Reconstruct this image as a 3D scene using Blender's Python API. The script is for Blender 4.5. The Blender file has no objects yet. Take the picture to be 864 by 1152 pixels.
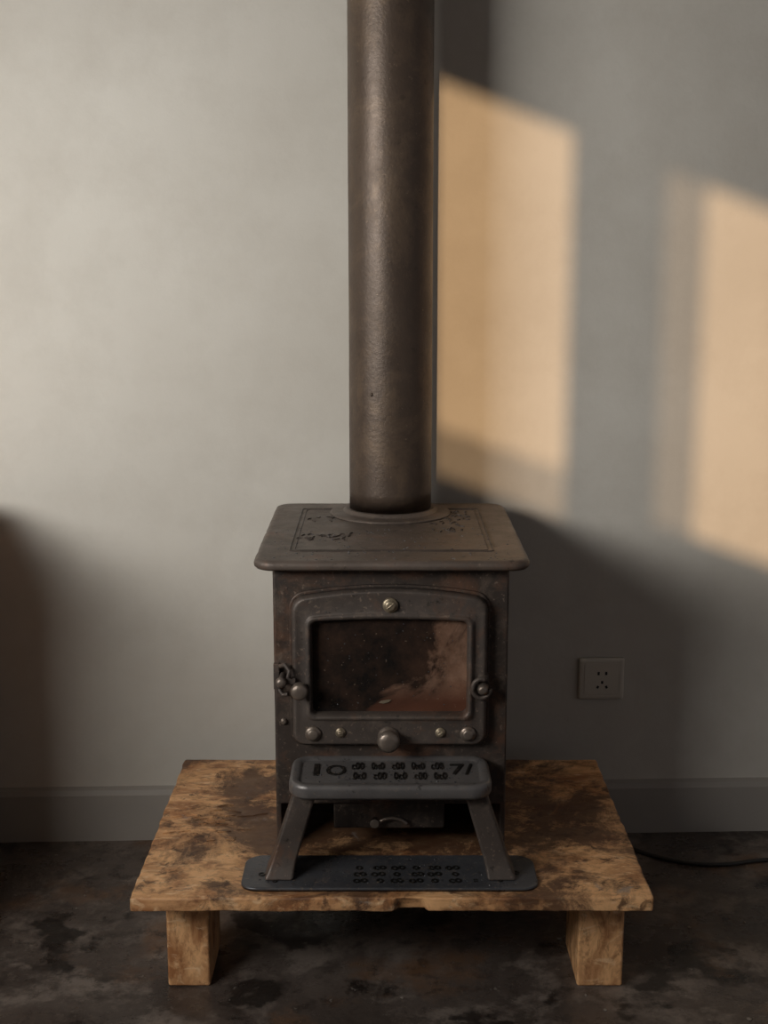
import bpy, bmesh, math, random
from mathutils import Vector, Matrix, noise
random.seed(7)
S = bpy.context.scene
COL = S.collection
try:
    S.view_settings.view_transform = 'Standard'
except Exception:
    pass

# ------------------------------------------------------------------ helpers
def link(o, parent=None):
    COL.objects.link(o)
    if parent: o.parent = parent
    return o
def empty(name):
    e = bpy.data.objects.new(name, None); e.empty_display_size = .05
    return link(e)
def obj_bm(name, bm, mat, parent=None, smooth=True, bevel=0, seg=3, angle=40):
    bmesh.ops.recalc_face_normals(bm, faces=bm.faces[:])
    me = bpy.data.meshes.new(name); bm.to_mesh(me); bm.free()
    o = bpy.data.objects.new(name, me); link(o, parent)
    if mat: me.materials.append(mat)
    if smooth:
        for p in me.polygons: p.use_smooth = True
    if bevel:
        m = o.modifiers.new('bevel', 'BEVEL'); m.width = bevel; m.segments = seg
        m.limit_method = 'ANGLE'; m.angle_limit = math.radians(35)
    if smooth:
        try:
            w = o.modifiers.new('wn', 'WEIGHTED_NORMAL'); w.keep_sharp = True
        except Exception: pass
    return o
def add_box(bm, x0, x1, y0, y1, z0, z1, M=None):
    vs = [bm.verts.new((x, y, z)) for x in (x0, x1) for y in (y0, y1) for z in (z0, z1)]
    for f in ((0,1,3,2),(4,6,7,5),(0,4,5,1),(2,3,7,6),(0,2,6,4),(1,5,7,3)):
        bm.faces.new([vs[i] for i in f])
    if M is not None:
        for v in vs: v.co = M @ v.co
    return vs
def box(name, x0, x1, y0, y1, z0, z1, mat, parent=None, bevel=0.002, seg=3):
    bm = bmesh.new(); add_box(bm, x0, x1, y0, y1, z0, z1)
    return obj_bm(name, bm, mat, parent, bevel=bevel, seg=seg)
def rr(hw, hd, r, n=8):
    pts = []
    for cx, cy, a0 in ((hw-r, hd-r, 0), (-hw+r, hd-r, 90), (-hw+r, -hd+r, 180), (hw-r, -hd+r, 270)):
        for i in range(n+1):
            a = math.radians(a0 + 90*i/n)
            pts.append((cx+r*math.cos(a), cy+r*math.sin(a)))
    return pts
def loft(bm, loops, cap0=True, cap1=True):
    L = [[bm.verts.new(p) for p in l] for l in loops]
    n = len(L[0])
    for a, b in zip(L, L[1:]):
        for i in range(n):
            j = (i+1) % n
            bm.faces.new((a[i], a[j], b[j], b[i]))
    if cap0: bm.faces.new(L[0][::-1])
    if cap1: bm.faces.new(L[-1])
def lathe(bm, prof, c, axis='Y', n=32, cap=True):
    """prof: (radius, distance along axis) ; axis Z up, Y = towards -Y"""
    loops = []
    for r, h in prof:
        l = []
        for i in range(n):
            a = 2*math.pi*i/n
            if axis == 'Z': l.append((c[0]+r*math.cos(a), c[1]+r*math.sin(a), c[2]+h))
            else: l.append((c[0]+r*math.cos(a), c[1]-h, c[2]+r*math.sin(a)))
        loops.append(l)
    loft(bm, loops, cap, cap)
def tube(bm, pts, r, n=8):
    """simple swept tube"""
    pts = [Vector(p) for p in pts]
    loops = []
    for i, p in enumerate(pts):
        t = (pts[min(i+1, len(pts)-1)] - pts[max(i-1, 0)]).normalized()
        u = t.cross(Vector((0, 0, 1)))
        if u.length < .1: u = t.cross(Vector((0, 1, 0)))
        u.normalize(); w = t.cross(u)
        loops.append([p + r*(math.cos(2*math.pi*k/n)*u + math.sin(2*math.pi*k/n)*w) for k in range(n)])
    loft(bm, loops)

# ------------------------------------------------------------------ materials
class NT:
    def __init__(s, name):
        s.m = bpy.data.materials.new(name); s.m.use_nodes = True
        s.t = s.m.node_tree; s.b = s.t.nodes['Principled BSDF']
        s.tc = s.t.nodes.new('ShaderNodeTexCoord').outputs['Object']
    def L(s, a, b): s.t.links.new(a, b)
    def noise(s, scale, detail=6, rough=.6, dist=0, vec=None, stretch=None):
        n = s.t.nodes.new('ShaderNodeTexNoise')
        n.inputs['Scale'].default_value = scale; n.inputs['Detail'].default_value = detail
        n.inputs['Roughness'].default_value = rough; n.inputs['Distortion'].default_value = dist
        v = vec or s.tc
        if stretch:
            mp = s.t.nodes.new('ShaderNodeMapping'); mp.inputs['Scale'].default_value = stretch
            s.L(v, mp.inputs[0]); v = mp.outputs[0]
        s.L(v, n.inputs['Vector']); return n.outputs['Fac']
    def ramp(s, fac, stops):
        n = s.t.nodes.new('ShaderNodeValToRGB'); e = n.color_ramp.elements
        while len(e) < len(stops): e.new(.5)
        for k, (p, c) in zip(e, stops):
            k.position = p
            k.color = (c, c, c, 1) if isinstance(c, (int, float)) else (*c, 1)
        s.L(fac, n.inputs[0]); return n.outputs[0]
    def mix(s, fac, a, b, mode='MIX'):
        n = s.t.nodes.new('ShaderNodeMix'); n.data_type = 'RGBA'; n.blend_type = mode
        for v, i in ((fac, 0), (a, 6), (b, 7)):
            if isinstance(v, (int, float)): n.inputs[i].default_value = v
            elif isinstance(v, tuple): n.inputs[i].default_value = (*v, 1)
            else: s.L(v, n.inputs[i])
        return n.outputs[2]
    def math(s, op, a, b):
        n = s.t.nodes.new('ShaderNodeMath'); n.operation = op
        for i, v in enumerate((a, b)):
            if isinstance(v, (int, float)): n.inputs[i].default_value = v
            else: s.L(v, n.inputs[i])
        return n.outputs[0]
    def near(s, c, r, stretch=(1, 1, 1)):
        """distance from an object-space point divided by r"""
        n = s.t.nodes.new('ShaderNodeMapping'); n.vector_type = 'POINT'
        n.inputs['Location'].default_value = [-a*b for a, b in zip(c, stretch)]; n.inputs['Scale'].default_value = stretch
        s.L(s.tc, n.inputs[0])
        l = s.t.nodes.new('ShaderNodeVectorMath'); l.operation = 'LENGTH'; s.L(n.outputs[0], l.inputs[0])
        return s.math('DIVIDE', l.outputs['Value'], r)
    def col(s, c): s.L(c, s.b.inputs['Base Color'])
    def rough(s, c):
        if isinstance(c, (int, float)): s.b.inputs['Roughness'].default_value = c
        else: s.L(c, s.b.inputs['Roughness'])
    def bump(s, h, strength=.3, dist=.002):
        n = s.t.nodes.new('ShaderNodeBump'); n.inputs['Strength'].default_value = strength
        n.inputs['Distance'].default_value = dist; s.L(h, n.inputs['Height'])
        s.L(n.outputs[0], s.b.inputs['Normal'])
    def set(s, **k):
        for a, v in k.items(): s.b.inputs[a.replace('_', ' ')].default_value = v

def iron(name, c1, c2, rust=(.19, .090, .050), rustamt=.58, rgh=(.38, .62), metal=.3, dust=.5):
    k = NT(name)
    base = k.mix(k.ramp(k.noise(9, 8, .65), [(.3, 0.), (.7, 1.)]), c1, c2)
    rf = k.ramp(k.noise(14, 10, .7, .4), [(rustamt-.08, 0.), (rustamt+.10, .6)])
    c = k.mix(rf, base, rust)
    c = k.mix(k.ramp(k.noise(32, 9, .75, .4), [(.52, 0.), (.70, dust)]), c, (.20, .15, .115))
    sp = k.ramp(k.noise(160, 3, .6), [(.62, 0.), (.70, .6)])
    c = k.mix(sp, c, (.24, .18, .14))
    c = k.mix(k.ramp(k.noise(75, 5, .7), [(.60, 0.), (.68, .7)]), c, (.02, .016, .014))
    k.col(c)
    k.rough(k.ramp(k.noise(22, 7, .7), [(.3, rgh[0]), (.7, rgh[1])]))
    k.bump(k.mix(.5, k.noise(220, 4, .6), k.noise(40, 6, .6)), .5, .0016)
    k.set(Metallic=metal)
    return k.m
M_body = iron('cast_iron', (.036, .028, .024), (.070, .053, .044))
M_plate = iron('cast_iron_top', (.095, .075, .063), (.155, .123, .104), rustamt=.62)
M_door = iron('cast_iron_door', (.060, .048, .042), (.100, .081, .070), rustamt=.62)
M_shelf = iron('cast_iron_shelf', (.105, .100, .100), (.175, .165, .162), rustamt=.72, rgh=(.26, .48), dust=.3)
M_base = iron('base_plate_iron', (.050, .051, .057), (.095, .098, .108), rustamt=.7, rgh=(.22, .45), dust=.3)
M_glyph = iron('cast_relief', (.010, .009, .008), (.016, .014, .012), rustamt=.95, dust=.0)
M_orn = iron('plate_relief', (.050, .040, .034), (.080, .063, .054), rustamt=.7, dust=.3)
M_knob = iron('worn_steel', (.18, .15, .13), (.28, .23, .19), rustamt=.6, rgh=(.30, .5), metal=.7)
M_brass = iron('worn_brass', (.32, .26, .18), (.44, .37, .27), rustamt=.62, rgh=(.3, .5), metal=.7)

# pipe
k = NT('stove_pipe_steel')
c = k.mix(k.ramp(k.noise(5, 8, .65, stretch=(1, 1, .45)), [(.3, 0.), (.72, 1.)]), (.064, .045, .034), (.118, .084, .061))
c = k.mix(k.ramp(k.noise(9, 10, .75, .5), [(.48, 0.), (.68, .55)]), c, (.20, .138, .088))
c = k.mix(k.ramp(k.noise(60, 8, .7), [(.58, 0.), (.68, .5)]), c, (.040, .029, .022))
c = k.mix(k.ramp(k.noise(130, 3, .6), [(.68, 0.), (.74, .6)]), c, (.26, .19, .13))
k.col(c); k.set(Metallic=.4)
k.rough(k.ramp(k.noise(10, 8, .7), [(.3, .36), (.7, .56)]))
k.bump(k.mix(.5, k.noise(180, 4), k.noise(16, 5)), .4, .0022)
M_pipe = k.m

# sooty glass
k = NT('sooty_glass')
n1 = k.noise(9, 7, .6, .8)
sep = k.t.nodes.new('ShaderNodeSeparateXYZ'); k.L(k.tc, sep.inputs[0])
f = k.math('ADD', k.math('MULTIPLY', sep.outputs[0], 3.0), k.math('MULTIPLY', k.math('SUBTRACT', sep.outputs[2], .476), -2.2))
f = k.math('ADD', f, k.math('MULTIPLY', k.math('SUBTRACT', n1, .5), 1.1))
msk = k.ramp(f, [(.14, 0.), (.22, .55), (.42, 1.)])
tan = k.mix(k.ramp(k.noise(30, 8, .7), [(.35, 0.), (.7, 1.)]), (.18, .095, .060), (.36, .22, .155))
tan = k.mix(k.ramp(sep.outputs[2], [(.42, 1.), (.455, 0.)]), tan, (.11, .045, .028))
soot = k.mix(k.ramp(k.noise(14, 8, .7), [(.4, 0.), (.75, 1.)]), (.012, .010, .009), (.06, .033, .022))
c = k.mix(msk, soot, tan)
c = k.mix(k.ramp(k.noise(140, 3, .6), [(.68, 0.), (.74, .7)]), c, (.25, .18, .13))
k.col(c); k.rough(.25); k.set(Coat_Weight=.15); k.set(Specular_IOR_Level=.3)
M_glass = k.m

# plaster wall
k = NT('plaster_wall')
c = k.mix(k.ramp(k.noise(1.6, 6, .6), [(.3, 0.), (.7, 1.)]), (.56, .53, .475), (.67, .645, .59))
c = k.mix(k.ramp(k.noise(6, 8, .7), [(.45, 0.), (.75, .5)]), c, (.50, .465, .41))
k.col(c); k.rough(.85); k.set(Specular_IOR_Level=.2)
k.bump(k.mix(.35, k.noise(5, 6, .6), k.noise(90, 4, .6)), .3, .004)
M_wall = k.m
k = NT('baseboard_paint')
k.col(k.mix(k.noise(5, 7), (.30, .28, .255), (.40, .375, .34))); k.rough(.6); k.bump(k.noise(60), .15, .001)
M_base_b = k.m

# floor
k = NT('stained_concrete')
c = k.mix(k.ramp(k.noise(2.6, 9, .65, .3), [(.34, 0.), (.66, 1.)]), (.045, .035, .030), (.13, .105, .090))
c = k.mix(k.ramp(k.noise(5, 10, .75, .2), [(.50, 0.), (.60, .85)]), c, (.21, .175, .15))
c = k.mix(k.ramp(k.noise(7, 7, .6, .15), [(.56, 0.), (.61, .92)]), c, (.018, .014, .012))
c = k.mix(k.ramp(k.noise(4.3, 9, .65), [(.54, 0.), (.64, .75)]), c, (.15, .082, .045))
c = k.mix(k.ramp(k.noise(30, 8, .75), [(.52, 0.), (.62, .7)]), c, (.035, .027, .023))
c = k.mix(k.ramp(k.noise(60, 6, .7), [(.62, 0.), (.68, .6)]), c, (.27, .235, .205))
k.col(c); k.rough(k.ramp(k.noise(5, 8, .7), [(.40, .16), (.62, .6)]))
k.bump(k.mix(.5, k.noise(8, 8, .7), k.noise(70, 5)), .5, .004)
M_floor = k.m

# wood
def wood(name, stains, stretch):
    k = NT(name)
    g = k.noise(9, 9, .65, 1.2, stretch=stretch)
    c = k.mix(k.ramp(g, [(.38, 0.), (.58, 1.)]), (.36, .155, .060), (.80, .46, .22))
    g2 = k.noise(46, 8, .7, .5, stretch=stretch)
    c = k.mix(k.ramp(g2, [(.50, 0.), (.64, .7)]), c, (.22, .09, .036))
    c = k.mix(k.ramp(k.noise(60, 6, .6, 1, stretch=(.5, 1.6, 1)), [(.56, 0.), (.66, .65)]), c, (.88, .62, .37))
    if stains:
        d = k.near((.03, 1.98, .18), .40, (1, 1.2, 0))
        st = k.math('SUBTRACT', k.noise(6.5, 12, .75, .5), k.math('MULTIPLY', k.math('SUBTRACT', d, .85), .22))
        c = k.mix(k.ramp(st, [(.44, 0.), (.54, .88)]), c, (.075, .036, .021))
        c = k.mix(k.ramp(k.noise(33, 8, .7, .5), [(.55, 0.), (.63, .85)]), c, (.060, .028, .016))
        c = k.mix(k.ramp(k.noise(12, 10, .8, .3), [(.54, 0.), (.62, .7)]), c, (.64, .36, .17))
        c = k.mix(k.ramp(k.noise(19, 9, .75, .6), [(.61, 0.), (.68, .5)]), c, (.32, .30, .28))
    k.col(c); k.rough(k.ramp(k.noise(12, 7), [(.3, .32), (.7, .68)]))
    k.bump(k.mix(.5, g2, k.noise(24, 8, .7)), .6, .0025)
    return k.m
M_wood = wood('scorched_wood', True, (.6, 1, 1))
M_woodleg = wood('block_wood', False, (2.2, 2.2, 1.0))
M_cab = wood('shade_cabinet_wood', False, (1, 1, .2))
k = NT('outlet_plastic'); k.col(k.mix(k.noise(30), (.60, .55, .47), (.66, .62, .54))); k.rough(.4); M_out = k.m
k = NT('floor_grit'); k.col(k.mix(k.noise(30), (.10, .085, .07), (.30, .26, .22))); k.rough(.8); M_grit = k.m
k = NT('black_rubber'); k.col(k.mix(k.noise(40), (.012, .012, .012), (.03, .028, .026))); k.rough(.5); M_blk = k.m
k = NT('window_frame_paint'); k.col(k.mix(k.noise(20), (.5, .48, .45), (.6, .58, .55))); k.rough(.5); M_frame = k.m
k = NT('water'); k.col(k.mix(k.noise(50), (.05, .05, .055), (.08, .08, .085))); k.rough(.05); k.set(Specular_IOR_Level=.8); M_water = k.m
def dim_film_mat(name, lo, hi):  # partly see-through film for the added panels that dim the sun
    k = NT(name)
    tr = k.t.nodes.new('ShaderNodeBsdfTransparent'); df = k.t.nodes.new('ShaderNodeBsdfDiffuse')
    df.inputs[0].default_value = (.5, .45, .4, 1)
    mx = k.t.nodes.new('ShaderNodeMixShader')
    k.L(k.ramp(k.noise(30), [(0., lo), (1., hi)]), mx.inputs[0]); k.L(tr.outputs[0], mx.inputs[1]); k.L(df.outputs[0], mx.inputs[2])
    k.L(mx.outputs[0], k.t.nodes['Material Output'].inputs[0]); return k.m
M_dim = dim_film_mat('sun_dim_film', .68, .80)
M_dim2 = dim_film_mat('thin_sun_dim_film', .50, .64)

# ------------------------------------------------------------------ room
TILT = math.radians(-2.0)   # back wall is very slightly out of square with the stove
WY = 2.285
def tilted(o):
    o.location = (0, WY, 0); o.rotation_euler = (0, 0, -TILT); return o
tilted(box('wall_back', -3.2, 3.2, 0, .12, 0, 2.7, M_wall, bevel=0))
bm = bmesh.new()
pr = [(0, 0), (-.014, 0), (-.014, .088), (-.010, .097), (0, .101)]
loops = [[(x, p[0], p[1]) for p in pr] for x in (-2.6, 3.2)]
loft(bm, loops)
tilted(obj_bm('baseboard_back', bm, M_base_b, smooth=False))
box('floor', -3.3, 3.3, -3.2, 2.5, -.06, 0, M_floor, bevel=0)

# unseen window wall behind/left of viewpoint, slant and openings shaped to cut sun patches
AL = math.radians(50.8)
P0 = Vector((-.238, -.9, 0))
da = Vector((math.cos(AL), -math.sin(AL), 0)); dn = Vector((math.sin(AL), math.cos(AL), 0))
MW = Matrix(((da.x, dn.x, 0, P0.x), (da.y, dn.y, 0, P0.y), (0, 0, 1, 0), (0, 0, 0, 1)))
TH = .04
zb, zt = 1.832, 2.420
zl1, zl2 = 1.732, 1.785      # sills of the two panes
A0, A1 = -1.2, 2.9
c0 = P0+da*A0; c1 = P0+da*A1
bm = bmesh.new()
pts = [(3.3, 2.5), (-2.7, 2.5), (-2.7, c0.y), (c0.x, c0.y), (c1.x, c1.y), (3.3, c1.y)]
loft(bm, [[(x, y, z) for x, y in pts] for z in (2.7, 2.78)])
obj_bm('ceiling', bm, M_wall, smooth=False)
bm = bmesh.new()
def wseg(a0, a1, z0, z1): add_box(bm, a0, a1, -TH, 0, z0, z1, MW)
wseg(A0, 0, 0, 2.7)
wseg(0, 1.35, 0, zl1); wseg(0, 1.35, zt, 2.7)
wseg(.376, .565, zl1, zt)
wseg(.565, 1.35, zl1, zl2)
wseg(1.35, A1, 0, 2.7)
obj_bm('wall_window_sun_mask', bm, M_wall, smooth=False)
box('wall_front_sun_block', -2.7, c0.x, c0.y-.04, c0.y, 0, 2.7, M_wall, bevel=0)  # unseen wall, added to keep sun off the left of the back wall
box('wall_left', -2.74, -2.6, c0.y, 2.2, 0, 2.7, M_wall, bevel=0)
win = empty('window_1')
bm = bmesh.new()
for a0, a1, z0, z1 in ((.0, .376, zt, zt+.03), (.70, 1.35, zt, zt+.03), (.565, 1.35, zl2-.03, zl2), (-.03, 0, zl1-.03, zt+.03), (1.35, 1.38, zl2-.03, zt+.03), (-.03, .376, zl1-.03, zl1)):
    add_box(bm, a0, a1, 0, .012, z0, z1, MW)
obj_bm('frame', bm, M_frame, win, bevel=.002)
def dim_panel(name, mat, a0, a1, z0, z1):
    bm = bmesh.new()
    n = 14; top = []; bot = []
    for i in range(n+1):
        a = a0+(a1-a0)*i/n; y = -.02+.006*math.sin(i*1.7)
        top.append(bm.verts.new(MW @ Vector((a, y, z1)))); bot.append(bm.verts.new(MW @ Vector((a, y, z0))))
    for i in range(n): bm.faces.new((bot[i], bot[i+1], top[i+1], top[i]))
    obj_bm(name, bm, mat, win)
dim_panel('sun_dim_panel', M_dim, .565, .69, zl2, zt); dim_panel('sun_dim_half_panel', M_dim2, 0, .376, zl1, zb)  # unseen panels, added to half-dim parts of the sun patches

# unseen low cabinet, added to shade the lower left wall and floor
cab = empty('shade_cabinet')
cx0, cx1, cy0, cy1, ch = -1.35, -.71, 1.78, 2.17, .66
box('carcass', cx0, cx1, cy0+.02, cy1, .06, ch-.02, M_cab, cab)
box('top', cx0-.01, cx1+.01, cy0-.005, cy1, ch-.02, ch, M_cab, cab, bevel=.004)
box('door_left', cx0+.01, (cx0+cx1)/2-.002, cy0, cy0+.02, .08, ch-.03, M_cab, cab)
box('door_right', (cx0+cx1)/2+.002, cx1-.01, cy0, cy0+.02, .08, ch-.03, M_cab, cab)
bm = bmesh.new()
for x in (cx0+.03, cx1-.07):
    for y in (cy0+.03, cy1-.07): add_box(bm, x, x+.04, y, y+.04, 0, .06)
obj_bm('feet', bm, M_cab, cab)
bm = bmesh.new()
for s in (-.03, .03): lathe(bm, [(.006, 0), (.006, .01), (.012, .014), (.010, .02), (.003, .021)], ((cx0+cx1)/2+s, cy0, .42), n=24)
obj_bm('knobs', bm, M_brass, cab)

# ------------------------------------------------------------------ wooden platform
CX = .011
plat = empty('wooden_platform')
ZP = .180
bm = bmesh.new()
x0, x1, y0, y1 = CX-.365, CX+.365, 1.687, 2.200
bmesh.ops.create_cube(bm, size=1)
for v in bm.verts:
    v.co = Vector((x0+(v.co.x+.5)*(x1-x0), y0+(v.co.y+.5)*(y1-y0), ZP-.021+(v.co.z+.5)*.021))
ex = [e for e in bm.edges if abs(e.verts[0].co.x-e.verts[1].co.x) > .1]
bmesh.ops.subdivide_edges(bm, edges=ex, cuts=120, use_grid_fill=True)
ey = [e for e in bm.edges if abs(e.verts[0].co.y-e.verts[1].co.y) > .1]
bmesh.ops.subdivide_edges(bm, edges=ey, cuts=50, use_grid_fill=True)
for v in bm.verts:
    p = v.co; n_ = noise.noise(p*23)*.0026+noise.noise(p*70)*.0016
    if p.x < x0+.001 or p.x > x1-.001: p.x += n_
    if p.y < y0+.001:
        p.y += n_
        d = abs(p.x-.037)
        if p.z < ZP-.01 and d < .020: p.z += .012*math.sqrt(1-(d/.020)**2); p.y += .008
    p.z += noise.noise(p*9)*.0010+noise.noise(p*40)*.0005
obj_bm('top_board', bm, M_wood, plat, bevel=.003, seg=2)
for i, (a, b) in enumerate(((-.318, -.2555), (.284, .351))):
    for j, (c_, d_) in enumerate(((1.762, 1.885), (2.05, 2.17))):
        box(f'leg_{i*2+j+1}', a, b, c_, d_, 0, ZP-.020, M_woodleg, plat, bevel=.004)
box('cross_rail', -.2555, .284, 2.07, 2.10, ZP-.075, ZP-.0205, M_woodleg, plat)
bm = bmesh.new()
for _ in range(34):
    x = -.27+random.gauss(0, .035); y = 1.93+random.gauss(0, .05); a = random.uniform(-.5, .5)
    x = max(x, -.33)
    add_box(bm, -.012*random.random()-.003, .012*random.random()+.004, -.0013, .0013, 0, .0012,
            Matrix.Translation((x, y, ZP+.0004)) @ Matrix.Rotation(a, 4, 'Z'))
obj_bm('splinters', bm, M_wood, plat, smooth=False)

# ------------------------------------------------------------------ stove
st = empty('wood_stove')
YB = 1.826
ZT = .636
box('body', CX-.171, CX+.169, YB, 2.195, .258, ZT-.012, M_body, st, bevel=.004)
bm = bmesh.new()
add_box(bm, CX-.171, CX-.163, YB+.001, 2.19, ZP+.001, .262)
add_box(bm, CX+.161, CX+.169, YB+.001, 2.19, ZP+.001, .262)
add_box(bm, CX-.163, CX+.161, 2.18, 2.19, ZP+.02, .262)
obj_bm('side_skirts', bm, M_body, st, bevel=.002)
def frame_loop(hw, z0, z1, arch, r, y, n=8, nt=18):
    zc = (z0+z1)/2; pts = rr(hw, (z1-z0)/2, r, n)
    q = pts[:n+1]
    a, b = pts[n], pts[n+1]
    for i in range(1, nt): q.append((a[0]+(b[0]-a[0])*i/nt, a[1]))
    q += pts[n+1:]
    out = []
    for x, z in q:
        w = max(0, min(1, z/((z1-z0)/2)))**3
        out.append((CX-.003+x, y, zc+z+arch*w*(1-(x/hw)**2)))
    return out
bm = bmesh.new()
loops = [frame_loop(.1405, .357, .577, .014, .018, YB+.001),
         frame_loop(.1405, .357, .577, .014, .018, YB-.013),
         frame_loop(.1385, .359, .575, .014, .017, YB-.018),
         frame_loop(.1350, .362, .572, .014, .015, YB-.0195),
         frame_loop(.1320, .366, .568, .014, .013, YB-.0180),
         frame_loop(.1215, .394, .552, .007, .012, YB-.0175),
         frame_loop(.1195, .397, .550, .006, .011, YB-.0215),
         frame_loop(.1165, .400, .548, .005, .010, YB-.0230),
         frame_loop(.1135, .403, .545, .004, .009, YB-.0215),
         frame_loop(.1120, .405, .543, .004, .008, YB-.016),
         frame_loop(.1115, .4055, .5425, .004, .008, YB-.002)]
loft(bm, loops, cap1=False)
obj_bm('door_frame', bm, M_door, st)
bm = bmesh.new()
l = frame_loop(.1118, .405, .543, .004, .008, YB-.006)
bm.faces.new([bm.verts.new(p) for p in l])
obj_bm('door_glass', bm, M_glass, st, smooth=False)
bm = bmesh.new()
loft(bm, [frame_loop(.1445, .353, .581, .014, .02, YB+.001), frame_loop(.1445, .353, .581, .014, .02, YB-.003), frame_loop(.143, .3545, .5795, .014, .02, YB-.004)])
obj_bm('door_gasket', bm, M_body, st)
bm = bmesh.new()
cpts = [(-.009, -.002), (-.002, -.0035), (.006, -.001), (.010, .003), (.003, .0025), (-.005, .001)]
bm.faces.new([bm.verts.new((.001+x, YB-.008, .421+z)) for x, z in cpts])
obj_bm('ash_flake', bm, M_brass, st, smooth=False)

def bolt(name, x, z, r, h, mat, y=YB-.018, ring=True):
    bm = bmesh.new()
    lathe(bm, [(r, -.002), (r, h*.35), (r*.92, h*.55), (r*.72, h*.6), (r*.68, h*.9), (r*.5, h), (r*.15, h*1.02)], (x, y, z), n=36)
    if ring:
        add_box(bm, -r*.5, r*.5, -.0006, .0004, -.0008, .0008, Matrix.Translation((x, y-h*1.03, z)) @ Matrix.Rotation(random.random()*3, 4, 'Y'))
    return obj_bm(name, bm, mat, st)
bolt('top_bolt', .009, .5685, .011, .008, M_brass)
bolt('bolt_1', -.103, .3755, .0115, .009, M_knob, YB-.017, False)
bolt('bolt_2', -.063, .377, .0075, .006, M_brass, YB-.017)
bolt('bolt_3', .082, .377, .0075, .006, M_brass, YB-.017)
bolt('bolt_4', .122, .3755, .0115, .009, M_knob, YB-.017, False)
bm = bmesh.new()
lathe(bm, [(.0155, -.002), (.0155, .004), (.010, .006), (.009, .012), (.0145, .015), (.0165, .020), (.0155, .026), (.011, .029), (.004, .030)], (.0065, YB-.017, .371), n=40)
obj_bm('air_knob', bm, M_knob, st)
bolt('side_bolt', -.1365-.010, .388, .005, .004, M_knob, YB-.001, False)
bm = bmesh.new()
add_box(bm, -.160, -.1515, YB-.010, YB+.001, .440, .478)
add_box(bm, -.1515, -.127, YB-.026, YB-.014, .452, .462)
tube(bm, [(-.150, YB-.012, .476), (-.142, YB-.020, .480), (-.136, YB-.026, .474), (-.137, YB-.028, .463)], .0035)
tube(bm, [(-.152, YB-.010, .440), (-.146, YB-.018, .434), (-.138, YB-.022, .437)], .003)
lathe(bm, [(.0045, 0), (.0045, .028)], (-.1465, YB-.006, .461), n=20)
obj_bm('latch_hook', bm, M_door, st, bevel=.001)
bm = bmesh.new()
lathe(bm, [(.006, 0), (.006, .008), (.011, .010), (.0125, .014), (.0125, .022), (.0095, .025), (.003, .0255)], (-.121, YB-.017, .4455), n=36)
lathe(bm, [(.007, 0), (.008, .006), (.006, .010), (.002, .0105)], (-.1475, YB-.026, .4575), n=24)
obj_bm('latch_knob', bm, M_knob, st)
bm = bmesh.new()
ring = [(.140+.0125*math.cos(a), YB-.026, .4465+.0145*math.sin(a)) for a in [math.radians(60+300*i/22) for i in range(23)]]
tube(bm, ring, .0035)
add_box(bm, .136, .150, YB-.022, YB-.002, .452, .464)
obj_bm('right_latch_ring', bm, M_door, st)
bm = bmesh.new()
lathe(bm, [(.009, 0), (.009, .006), (.0075, .009), (.0072, .016), (.003, .017)], (.142, YB-.016, .4455), n=30)
obj_bm('right_latch_knob', bm, M_knob, st)

# top plate
PC = (CX, 2.015); hwP, hdP = .1965, .225
def dense(pts, m=14):
    out = []
    for i, a in enumerate(pts):
        b = pts[(i+1) % len(pts)]; out.append(a)
        if math.hypot(b[0]-a[0], b[1]-a[1]) > .05:
            k_ = m*2
            out += [(a[0]+(b[0]-a[0])*j/k_, a[1]+(b[1]-a[1])*j/k_) for j in range(1, k_)]
    return out
def plate_loop(off, z, r=.030, amp=1):
    out = []
    for x, y in dense(rr(hwP-off, hdP-off, max(r-off, .004), 10)):
        v = Vector((x*30, y*30, 2)); q = amp*(.0009*noise.noise(v)+.0008*noise.noise(v*3.1))
        L_ = math.hypot(x, y); out.append((PC[0]+x*(1+q/L_), PC[1]+y*(1+q/L_), z+(.0004*noise.noise(v*1.7) if amp else 0)))
    return out
bm = bmesh.new()
loft(bm, [plate_loop(.014, ZT-.014), plate_loop(.004, ZT-.0145), plate_loop(.0005, ZT-.011), plate_loop(0, ZT-.006), plate_loop(.002, ZT-.002), plate_loop(.006, ZT, amp=0), plate_loop(.010, ZT, amp=0)])
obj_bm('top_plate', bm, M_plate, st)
bm = bmesh.new()
def ringrect(hw, hd, w, h, z, cx, cy, r=.008):
    loft(bm, [[(cx+x, cy+y, zz) for x, y in rr(hw-o, hd-o, max(r-o, .002), 5)] for o, zz in ((0, z-.0005), (.0004, z+h), (w-.0004, z+h), (w, z-.0005))], False, False)
ringrect(.150, .165, .0030, .0012, ZT, PC[0], PC[1]+.005)
ringrect(.142, .157, .0016, .0008, ZT, PC[0], PC[1]+.005)
obj_bm('plate_relief_frame', bm, M_orn, st)
PX, PY, PR = .0105, 2.150, .068
bm = bmesh.new()
lathe(bm, [(.101, -.001), (.100, .0025), (.096, .0040), (.080, .0042), (.0775, .007), (.0745, .010), (.072, .0105), (.0685, .0105)], (PX, PY, ZT), 'Z', 72)
obj_bm('flue_collar', bm, M_plate, st)
bm = bmesh.new()
def squig(cx, cy, n, sx, sy):
    for _ in range(n):
        x = cx+random.uniform(-sx, sx); y = cy+random.uniform(-sy, sy); a = random.random()*6
        p = [(x, y, ZT+.0006)]
        for i in range(4):
            a += random.uniform(-1, 1.2); x += .0022*math.cos(a); y += .0034*math.sin(a); p.append((x, y, ZT+.0006))
        tube(bm, p, .0011, 6)
squig(-.090, 1.955, 26, .038, .022); squig(.105, 2.035, 18, .030, .035); squig(.115, 2.12, 24, .020, .035)
squig(-.10, 2.10, 8, .02, .03)
obj_bm('plate_ornament', bm, M_orn, st)

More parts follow.
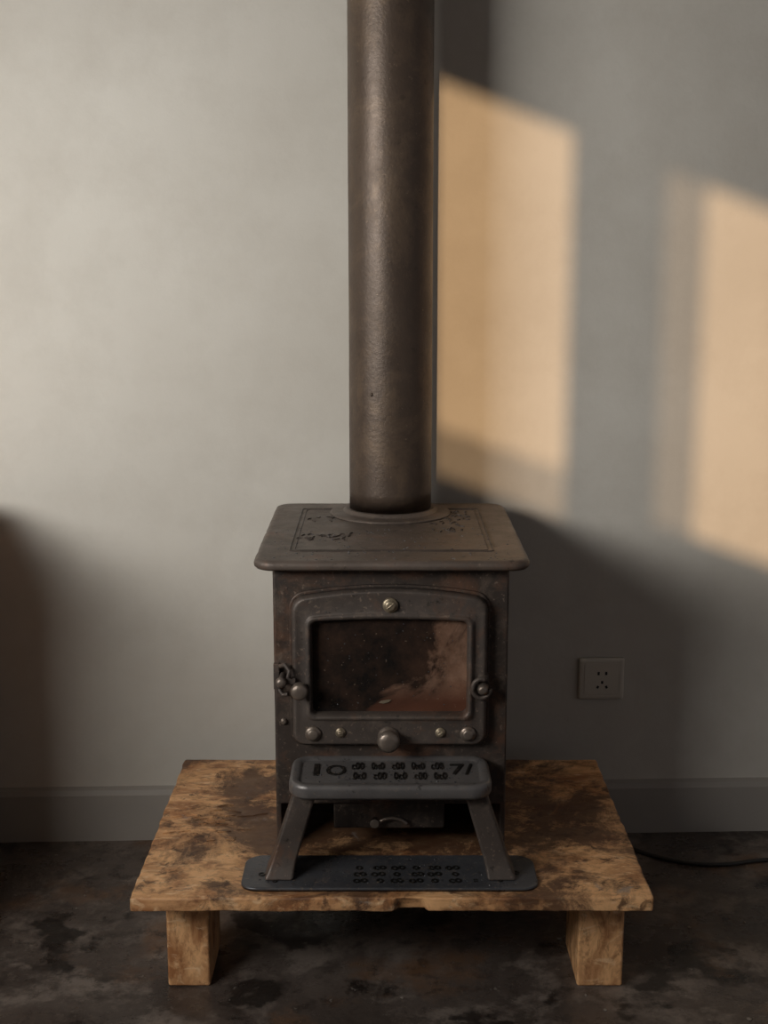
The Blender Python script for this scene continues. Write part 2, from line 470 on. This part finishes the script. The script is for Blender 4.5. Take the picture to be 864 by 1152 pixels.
# ash shelf
SZ = .334; SC = (CX-.002, 1.772)
def sh(off, z, dy=0, r=.030): return [(SC[0]+x, SC[1]+y+dy, z) for x, y in rr(.143-off, .060-off, max(r-off, .004), 8)]
bm = bmesh.new()
loft(bm, [sh(.012, SZ-.022), sh(.003, SZ-.021), sh(0, SZ-.016), sh(0, SZ-.006), sh(.002, SZ-.001), sh(.005, SZ), sh(.012, SZ), sh(.0145, SZ-.003), sh(.018, SZ-.0035)])
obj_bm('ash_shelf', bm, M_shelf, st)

def text_mesh(name, items, mat, parent, ext=.0008, off=.022):
    me_all = bmesh.new()
    for s, x, y, z, size, sx, rot in items:
        cu = bpy.data.curves.new('t', 'FONT'); cu.body = s; cu.size = size; cu.extrude = ext
        cu.align_x = 'CENTER'; cu.align_y = 'CENTER'; cu.offset = size*off; cu.resolution_u = 4
        o = bpy.data.objects.new('t', cu); COL.objects.link(o)
        bpy.context.view_layer.update()
        me = bpy.data.meshes.new_from_object(o.evaluated_get(bpy.context.evaluated_depsgraph_get()))
        me.transform(Matrix.Translation((x, y, z)) @ Matrix.Rotation(rot, 4, 'Z') @ Matrix.Diagonal((sx, 1, 1, 1)))
        me_all.from_mesh(me)
        bpy.data.objects.remove(o); bpy.data.curves.remove(cu); bpy.data.meshes.remove(me)
    me = bpy.data.meshes.new(name); me_all.to_mesh(me); me_all.free(); me.materials.append(mat)
    return link(bpy.data.objects.new(name, me), parent)
zz = SZ-.0030
it = [('I', SC[0]-.106, SC[1]+.006, zz, .060, 1.1, 0), ('O', SC[0]-.078, SC[1]+.004, zz, .052, .72, 0), ('7/', SC[0]+.102, SC[1]+.008, zz, .054, .8, 0)]
for i, xx in enumerate((-.047, -.018, .011, .040, .068)):
    for j, (s, yy) in enumerate((('0x0' if i % 2 else 'c00', .021), ('c00' if i % 2 else '0c0', -.016))):
        it.append((s, SC[0]+xx+.003*j, SC[1]+yy, zz, .036, .36, 0))
text_mesh('shelf_lettering', it, M_glyph, st, off=.010)
bm = bmesh.new()
def leg(xt0, xt1, xb0, xb1):
    prof = []
    for t in [i/10 for i in range(11)]:
        z = SZ-.018-(SZ-.018-ZP-.006)*t
        fl = max(0, t-.85)/.15
        a = xt0+(xb0-xt0)*t; b = xt1+(xb1-xt1)*t
        w = (b-a)/2+.003*fl; c_ = (a+b)/2
        yf = 1.738-.004*t-.010*fl; yk = 1.775+.006*t
        prof.append([(c_-w, yf, z), (c_+w, yf, z), (c_+w, yk, z), (c_-w, yk, z)])
    loft(bm, prof)
leg(-.127, -.094, -.168, -.132); leg(.112, .1435, .150, .186)
obj_bm('shelf_legs', bm, M_door, st, bevel=.004)
bm = bmesh.new()
BC = (.008, 1.757)
def bl(o, z): return [(BC[0]+x, BC[1]+y, z) for x, y in rr(.211-o, .052-o, .024, 8)]
loft(bm, [bl(0, ZP+.0005), bl(0, ZP+.004), bl(.002, ZP+.006)])
obj_bm('base_plate', bm, M_base, st)
it = []
for i in range(6):
    for j in range(3):
        it.append((('oo', 'co', 'o')[(i*2+j) % 3], -.035+i*.027+random.uniform(-.002, .002), BC[1]-.030+j*.020, ZP+.0065, .024, .8, .15))
it += [('o', -.175, BC[1]-.01, ZP+.0065, .02, 1, 0), ('o', .190, BC[1]-.005, ZP+.0065, .02, 1, 0), ('o', .165, BC[1]-.03, ZP+.0065, .014, 1, 0), ('o', -.155, BC[1]-.032, ZP+.0065, .014, 1, 0), ('::', .13, BC[1]-.03, ZP+.0065, .016, 1, 0)]
text_mesh('base_lettering', it, M_glyph, st, .0006)
bm = bmesh.new()
add_box(bm, -.075, .090, YB+.004, 1.98, .218, .259)
obj_bm('ash_drawer', bm, M_body, st, bevel=.003)
bm = bmesh.new()
tube(bm, [(.012+.024*math.cos(a), YB-.004, .222+.016*math.sin(a)) for a in [math.radians(20+140*i/14) for i in range(15)]], .0028)
lathe(bm, [(.004, 0), (.004, .012), (.007, .014), (.006, .018)], (-.014, YB+.005, .232), n=20)
obj_bm('drawer_handle', bm, M_knob, st)

bm = bmesh.new()
def drop(x, y, z, r, up):
    m = Matrix.Translation((x, y, z)) @ Matrix.Diagonal((1, .5 if not up else 1, .5 if up else 1, 1))
    bmesh.ops.create_icosphere(bm, subdivisions=2, radius=r, matrix=m)
for _ in range(160): drop(CX+random.uniform(-.18, .18), random.uniform(1.80, 2.02), ZT, random.uniform(.0007, .0022), True)
for _ in range(80): drop(SC[0]+random.uniform(-.125, .125), SC[1]+random.uniform(-.045, .045), SZ-.003, random.uniform(.0006, .0018), True)
for _ in range(60): drop(CX+random.uniform(-.19, .19), BC[1]+random.uniform(-.045, .045), ZP+.006, random.uniform(.0006, .0018), True)
for _ in range(45): drop(CX+random.uniform(-.11, .10), YB-.006, random.uniform(.41, .54), random.uniform(.0004, .0011), False)
for _ in range(40): drop(CX+random.uniform(-.13, .13), YB-.018, random.choice((random.uniform(.365, .39), random.uniform(.556, .575))), random.uniform(.0004, .0010), False)
obj_bm('water_droplets', bm, M_water, st)

# ------------------------------------------------------------------ pipe
bm = bmesh.new()
n = 72; loops = []
for i in range(70):
    z = ZT+.010+(2.70-ZT-.010)*i/69; l = []
    for kk in range(n):
        a = 2*math.pi*kk/n
        r = PR+.0005*noise.noise(Vector((math.cos(a)*1.5, math.sin(a)*1.5, z*5)))
        l.append((PX+r*math.cos(a), PY+r*math.sin(a), z))
    loops.append(l)
loft(bm, loops)
# small rivet on the pipe
lathe(bm, [(.0032, -.002), (.0030, .0012), (.0015, .002)], (PX-.030, PY-.0605, .840), n=16)
obj_bm('stove_pipe', bm, M_pipe)

# ------------------------------------------------------------------ outlet
out = empty('power_outlet')
ox, oz = .397, .299
out.location = (ox, WY+ox*math.tan(-TILT), oz); out.rotation_euler = (0, 0, -TILT)
def orr(hw, hh, r, y): return [(x, y, z) for x, z in rr(hw, hh, r, 6)]
bm = bmesh.new()
loft(bm, [orr(.0415, .039, .004, 0), orr(.0415, .039, .004, -.006), orr(.0395, .037, .004, -.0085), orr(.033, .0305, .003, -.0088), orr(.032, .0295, .003, -.0078), orr(.031, .0285, .003, -.0095)])
obj_bm('faceplate', bm, M_out, out)
bm = bmesh.new()
for x, z, w, h, rot in ((-.006, .011, .0020, .0030, 0), (.008, .011, .0020, .0030, 0), (.001, -.006, .0020, .0026, 0), (-.007, -.015, .0020, .0026, .5), (.009, -.015, .0020, .0026, -.5)):
    add_box(bm, -w, w, -.0101, -.0088, -h, h, Matrix.Translation((x, 0, z)) @ Matrix.Rotation(rot, 4, 'Y'))
obj_bm('socket_slots', bm, M_blk, out, smooth=False)

# ------------------------------------------------------------------ cable
cu = bpy.data.curves.new('power_cable', 'CURVE'); cu.dimensions = '3D'; cu.bevel_depth = .0038; cu.bevel_resolution = 4
sp = cu.splines.new('BEZIER'); P = [(.43, 2.235), (.48, 2.185), (.57, 2.150), (.68, 2.168), (.95, 2.20), (1.5, 2.1)]
sp.bezier_points.add(len(P)-1)
for b, p in zip(sp.bezier_points, P): b.co = (*p, .004); b.handle_left_type = b.handle_right_type = 'AUTO'
cu.materials.append(M_blk)
link(bpy.data.objects.new('power_cable', cu))

bm = bmesh.new()
for _ in range(110):
    x = random.uniform(-.75, .75); y = random.choice((random.uniform(1.3, 1.75), random.uniform(1.9, 2.22)))
    r = random.uniform(.0008, .0024)
    bmesh.ops.create_icosphere(bm, subdivisions=1, radius=r, matrix=Matrix.Translation((x, y, r*.4)) @ Matrix.Diagonal((random.uniform(.7, 2), random.uniform(.7, 2), .6, 1)))
obj_bm('floor_debris', bm, M_grit, smooth=False)

# ------------------------------------------------------------------ light
sd = Vector((.1, 1, -.33))
sl = bpy.data.lights.new('sun', 'SUN'); sl.energy = 2.3; sl.color = (1, .64, .34); sl.angle = math.radians(.7)
so = link(bpy.data.objects.new('sun', sl)); so.rotation_euler = sd.to_track_quat('-Z', 'Y').to_euler()
so.location = (-1, -6, 4)
al = bpy.data.lights.new('window_daylight', 'AREA'); al.shape = 'RECTANGLE'; al.size = 1.2; al.size_y = .5
al.energy = 12.5; al.color = (1.0, .97, .92); al.spread = math.radians(100)
ao = link(bpy.data.objects.new('window_daylight', al))
ao.location = (-1.5, .60, 1.30)
ao.rotation_euler = (Vector((-.28, 2.28, .98))-ao.location).to_track_quat('-Z', 'Y').to_euler()
w = bpy.data.worlds.new('world'); S.world = w; w.use_nodes = True
w.node_tree.nodes['Background'].inputs[0].default_value = (.96, .92, .96, 1)
w.node_tree.nodes['Background'].inputs[1].default_value = .17

# ------------------------------------------------------------------ camera
cd = bpy.data.cameras.new('camera'); cd.sensor_fit = 'VERTICAL'; cd.sensor_height = 24
cd.lens = 24*1474/1152
co = link(bpy.data.objects.new('camera', cd))
co.location = (0, 0, 1.055); co.rotation_euler = (math.radians(90-11.0), 0, 0)
cd.clip_start = .05
S.camera = co
